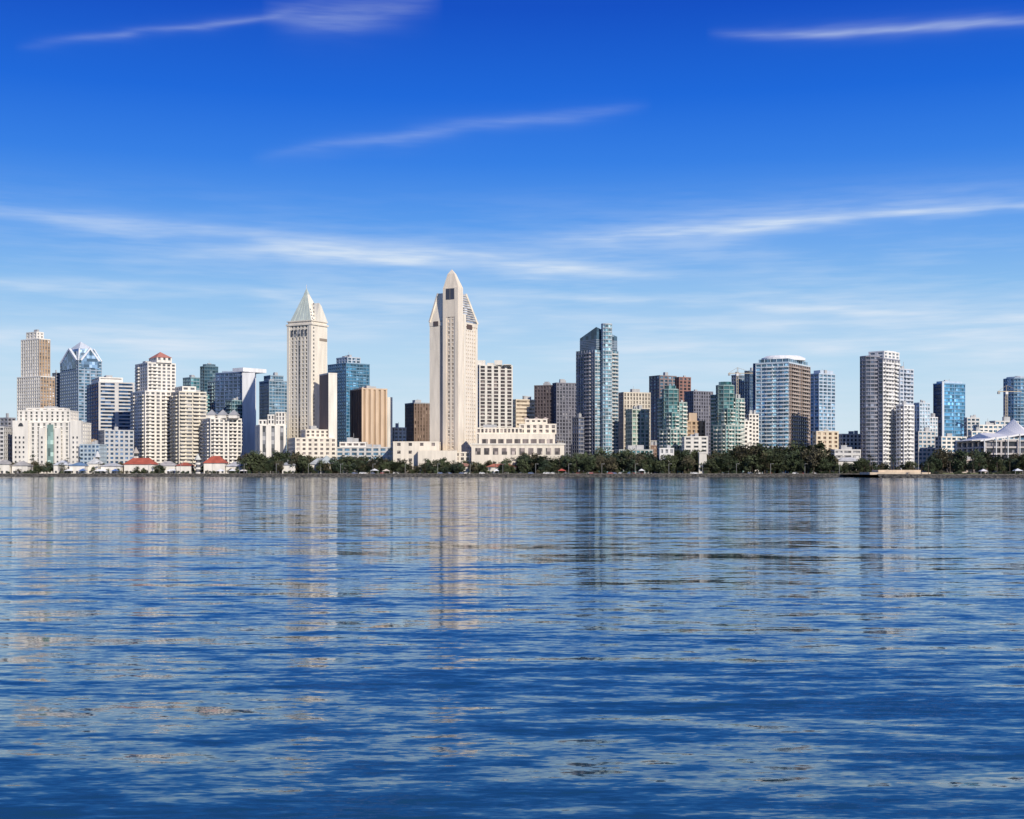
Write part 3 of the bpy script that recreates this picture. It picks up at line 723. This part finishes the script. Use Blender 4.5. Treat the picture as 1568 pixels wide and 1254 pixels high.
# (image x range in pixels, count, height factor)
for x0,x1,n,f in ((-20,190,60,.72),(190,375,40,.62),(375,470,64,1.25),(470,600,84,1.05),(600,720,66,.85),(720,800,48,.85),(800,880,64,1.15),
                  (880,1010,95,1.3),(1010,1130,88,1.35),(1130,1260,100,1.65),(1255,1325,20,.9),(1330,1425,16,.8),(1425,1600,60,1.2)):
    for k in range(n):
        xp=R.uniform(x0,x1)
        off=R.uniform(12,50)
        x=X(xp,1030) if xp<1325 else X(xp,925); y=shore_y(x)+off
        if xp>=1325: y=max(y,R.uniform(905,950))
        x=X(xp,y)
        plant(R.choice(TM),x,y,f*R.uniform(.5,1.12)*(.8 if off<20 else 1),troot,"tree")
for k in range(46):
    xp=R.uniform(0,1570); x=X(xp,1020) if xp<1300 else X(xp,910); y=shore_y(x)+R.uniform(10,40)
    plant(R.choice(PM),X(xp,y),y,R.uniform(.6,1.0),proot,"palm")
for k in range(420):
    xp=R.uniform(-10,1580); x=X(xp,1000); off=R.uniform(7.8,16)
    if xp>1325: x=X(xp,870)
    s=R.uniform(.16,.36); plant(R.choice(TM),x,shore_y(x)+off,s,sroot,"shrub",G0-s*4)

# ------------------------------------------------------------------ parked cars
def car(x,y,c):
    b=Bld("parked_car"); pm=MC.get(('car',c))
    if pm is None:
        pm,nt,pb=newmat("car_paint"); pb.inputs['Base Color'].default_value=(*c,1); pb.inputs['Roughness'].default_value=.3; pb.inputs['Coat Weight'].default_value=.5; MC[('car',c)]=pm
    z=G0+.12
    prof=[(-2.2,.35),(2.2,.35),(2.25,.75),(1.3,.95),(.6,1.42),(-1.1,1.45),(-1.9,1.0),(-2.25,.9)]
    n=len(prof)
    V=[(x+a,y-.85,z+h) for a,h in prof]+[(x+a,y+.85,z+h) for a,h in prof]
    b.raw('body',pm,V,[tuple(range(n)),tuple(reversed(range(n,2*n)))]+[(i,i+n,(i+1)%n+n,(i+1)%n) for i in range(n)])
    gp=[(1.1,.97),(.55,1.36),(-1.0,1.38),(-1.6,1.0)]
    b.raw('side_windows',glass(DARK),[(x+a,y-.87,z+h) for a,h in gp],[(3,2,1,0)])
    for wx in (-1.4,1.4):
        V=[];F=[]; tube(V,F,(x+wx,y-.9,z+.33),(x+wx,y-.6,z+.33),.33,.33,10); F.append(tuple(range(9,-1,-1))); b.raw('wheels',W((.03,.03,.03)),V,F)
    b.finish()
cc=[(.8,.8,.8),(.6,.6,.62),(.04,.04,.05),(.35,.05,.04),(.1,.15,.3),(.75,.73,.7)]
used=[]
for k in range(90):
    xp=R.choice([R.uniform(860,1000),R.uniform(640,860),R.uniform(540,620),R.uniform(1000,1240)])
    x=X(xp,1010); row=R.choice([9.6,12.0])
    if any(abs(x-a)<5.2 and row==r_ for a,r_ in used): continue
    used.append((x,row)); car(x,shore_y(x)+row,R.choice(cc))
for k in range(26):
    xp=20+k*50; x=X(xp,1005); y=shore_y(x)+7.2
    b=Bld("street_lamp"); m_=W((.3,.3,.3)); b.box('pole',m_,x-.1,x+.1,y-.1,y+.1,G0,G0+8); b.box('arm',m_,x+.1,x+1.4,y-.06,y+.06,G0+7.8,G0+7.95); b.box('lamp_head',W((.6,.6,.6)),x+1.4,x+2.1,y-.15,y+.15,G0+7.75,G0+7.95); b.finish()

# ------------------------------------------------------------------ world
SUN_EL=30; sv=Vector((.54,-.84)).normalized()   # horizontal direction toward the sun
w=bpy.data.worlds.new("sky"); sc.world=w; w.use_nodes=True
w.cycles.sampling_method='NONE'
nt=w.node_tree; N=nt.nodes; L=nt.links
bg=N["Background"]; bg.inputs['Strength'].default_value=.1
sky=N.new("ShaderNodeTexSky"); sky.sky_type='NISHITA'; sky.sun_disc=False
sky.sun_elevation=math.radians(SUN_EL); sky.sun_rotation=math.atan2(sv.x,sv.y)
tc=N.new("ShaderNodeTexCoord"); sp=N.new("ShaderNodeSeparateXYZ"); L.new(tc.outputs['Generated'],sp.inputs[0])
def M(op,a,b=None,c=None,clamp=False):
    n=N.new("ShaderNodeMath"); n.operation=op; n.use_clamp=clamp
    for i,v in enumerate((a,b,c)):
        if v is None: continue
        if isinstance(v,(int,float)): n.inputs[i].default_value=v
        else: L.new(v,n.inputs[i])
    return n.outputs[0]
az=M('ARCTAN2',sp.outputs[0],sp.outputs[1]); el=M('ARCSINE',sp.outputs[2])
eld=M('MULTIPLY',el,180/math.pi)
ramp=N.new("ShaderNodeValToRGB"); L.new(M('DIVIDE',eld,40.,clamp=True),ramp.inputs[0])
stops=[(0,(.66,.79,.87)),(2,(.63,.78,.88)),(4.9,(.47,.69,.89)),(7.7,(.26,.52,.87)),(10.5,(.10,.335,.85)),(13.2,(.03,.21,.79)),(15.9,(.006,.135,.71)),(19.5,(.001,.075,.56)),(28,(.006,.07,.40)),(40,(.025,.085,.32))]
e=ramp.color_ramp.elements
e[0].position=0; e[0].color=(*stops[0][1],1); e[1].position=1; e[1].color=(*stops[-1][1],1)
for s_,c in stops[1:-1]:
    q=e.new(s_/40); q.color=(*c,1)
sc10=N.new("ShaderNodeVectorMath"); sc10.operation='SCALE'; sc10.inputs['Scale'].default_value=10; L.new(ramp.outputs[0],sc10.inputs[0])
mix=N.new("ShaderNodeMix"); mix.data_type='RGBA'; mix.inputs[0].default_value=.96
L.new(sky.outputs[0],mix.inputs[6]); L.new(sc10.outputs[0],mix.inputs[7])
def noise(sx,sy,det,off=0,rough=.55,dist=0.):
    c=N.new("ShaderNodeCombineXYZ"); L.new(M('MULTIPLY',az,sx),c.inputs[0]); L.new(M('MULTIPLY_ADD',el,sy,off),c.inputs[1]); c.inputs[2].default_value=off*1.7
    n=N.new("ShaderNodeTexNoise"); n.inputs['Scale'].default_value=1; n.inputs['Detail'].default_value=det; n.inputs['Roughness'].default_value=rough; n.inputs['Distortion'].default_value=dist
    L.new(c.outputs[0],n.inputs['Vector']); return n.outputs[0]
broad=noise(8,30,2,5.)
fine=noise(14,150,3,1.,.6)
elw=M('ADD',el,M('MULTIPLY',M('SUBTRACT',broad,.5),.018))
def streak(pts,wd,amp):
    A=[];E=[]
    for x,y in pts:
        u=(x-CX)*K; v=(HY-y)*K; a=math.atan(u); A.append(a); E.append(math.atan(v*math.cos(a)))
    k=[float(t) for t in np.polyfit(A,E,min(2,len(pts)-1))]
    cur=k[0]
    for t in k[1:]: cur=M('MULTIPLY_ADD',az,cur,t)
    dlt=M('SUBTRACT',elw,cur); s1=wd*math.radians(.0286)
    den=M('MULTIPLY_ADD',M('MULTIPLY',dlt,dlt),1/(s1*s1),1.)
    a0,a1=min(A),max(A)
    win=M('MULTIPLY',M('SUBTRACT',az,a0),M('SUBTRACT',a1,az))
    win=M('MULTIPLY',win,amp*4/((a1-a0)**2))
    win=M('MAXIMUM',win,0.)
    return M('DIVIDE',win,M('MULTIPLY',den,den))
S=[streak([(-500,290),(0,314),(270,345),(500,375),(700,397),(900,425),(1100,442),(1400,464)],17,.40),
   streak([(150,400),(400,386),(600,390),(800,402),(1050,428)],15,.46),
   streak([(680,376),(960,358),(1100,350),(1280,335),(1450,322),(1900,292)],10,.58),
   streak([(800,376),(1100,348),(1300,322),(1668,296)],34,.24),
   streak([(380,242),(600,214),(780,188),(1000,160)],12,.22),
   streak([(20,70),(200,52),(330,35),(500,2)],7,.20),
   streak([(400,14),(520,22),(680,-10)],24,.24),
   streak([(1080,50),(1290,48),(1420,40),(1700,18)],9,.42),
   streak([(-300,425),(200,440),(450,452),(800,466)],9,.36),
   streak([(550,446),(1000,462),(1250,470),(1500,480),(2000,496)],11,.50),
   streak([(-500,520),(100,512),(300,520),(700,535)],22,.48),
   streak([(400,486),(950,500),(1200,495),(1900,505)],16,.42),
   streak([(700,548),(1200,530),(1900,552)],16,.36)]
tot=S[0]
for q in S[1:]: tot=M('ADD',tot,q)
mf=N.new("ShaderNodeMapRange"); L.new(fine,mf.inputs[0]); mf.inputs[1].default_value=.3; mf.inputs[2].default_value=.7; mf.inputs[3].default_value=.5; mf.inputs[4].default_value=1.25
mb=N.new("ShaderNodeMapRange"); L.new(broad,mb.inputs[0]); mb.inputs[1].default_value=.3; mb.inputs[2].default_value=.65; mb.inputs[3].default_value=.6; mb.inputs[4].default_value=1.1
tot=M('MULTIPLY',M('MULTIPLY',tot,mf.outputs[0]),mb.outputs[0])
veil=N.new("ShaderNodeMapRange"); L.new(M('MULTIPLY',fine,broad),veil.inputs[0]); veil.inputs[1].default_value=.18; veil.inputs[2].default_value=.40; veil.inputs[3].default_value=0; veil.inputs[4].default_value=.38
lo=N.new("ShaderNodeMapRange"); L.new(eld,lo.inputs[0]); lo.inputs[1].default_value=12.5; lo.inputs[2].default_value=5; lo.inputs[3].default_value=.0; lo.inputs[4].default_value=1
tot=M('ADD',tot,M('MULTIPLY',veil.outputs[0],lo.outputs[0]))
tot=M('MINIMUM',tot,.9)
mx=N.new("ShaderNodeMix"); mx.data_type='RGBA'; L.new(tot,mx.inputs[0]); L.new(mix.outputs[2],mx.inputs[6]); mx.inputs[7].default_value=(7.0,8.0,9.2,1)
L.new(mx.outputs[2],bg.inputs['Color'])

# sun
sd=bpy.data.lights.new("sun","SUN"); sd.energy=4.5; sd.angle=math.radians(.5); sd.color=(1,.925,.81)
so=bpy.data.objects.new("sun",sd); COL.objects.link(so)
ce=math.cos(math.radians(SUN_EL))
dirv=Vector((sv.x*ce,sv.y*ce,math.sin(math.radians(SUN_EL))))
so.rotation_euler=dirv.to_track_quat('Z','Y').to_euler(); so.location=(300,-300,400)

cam=bpy.data.cameras.new("camera"); co=bpy.data.objects.new("camera",cam); COL.objects.link(co)
co.location=(0,0,EYE); co.rotation_euler=(math.radians(90),0,0)
cam.sensor_width=36; cam.lens=36/(1568*K); cam.shift_y=93/1568; cam.clip_end=30000; cam.clip_start=.5
sc.camera=co
sc.view_settings.view_transform='Standard'; sc.view_settings.look='None'; sc.view_settings.exposure=0
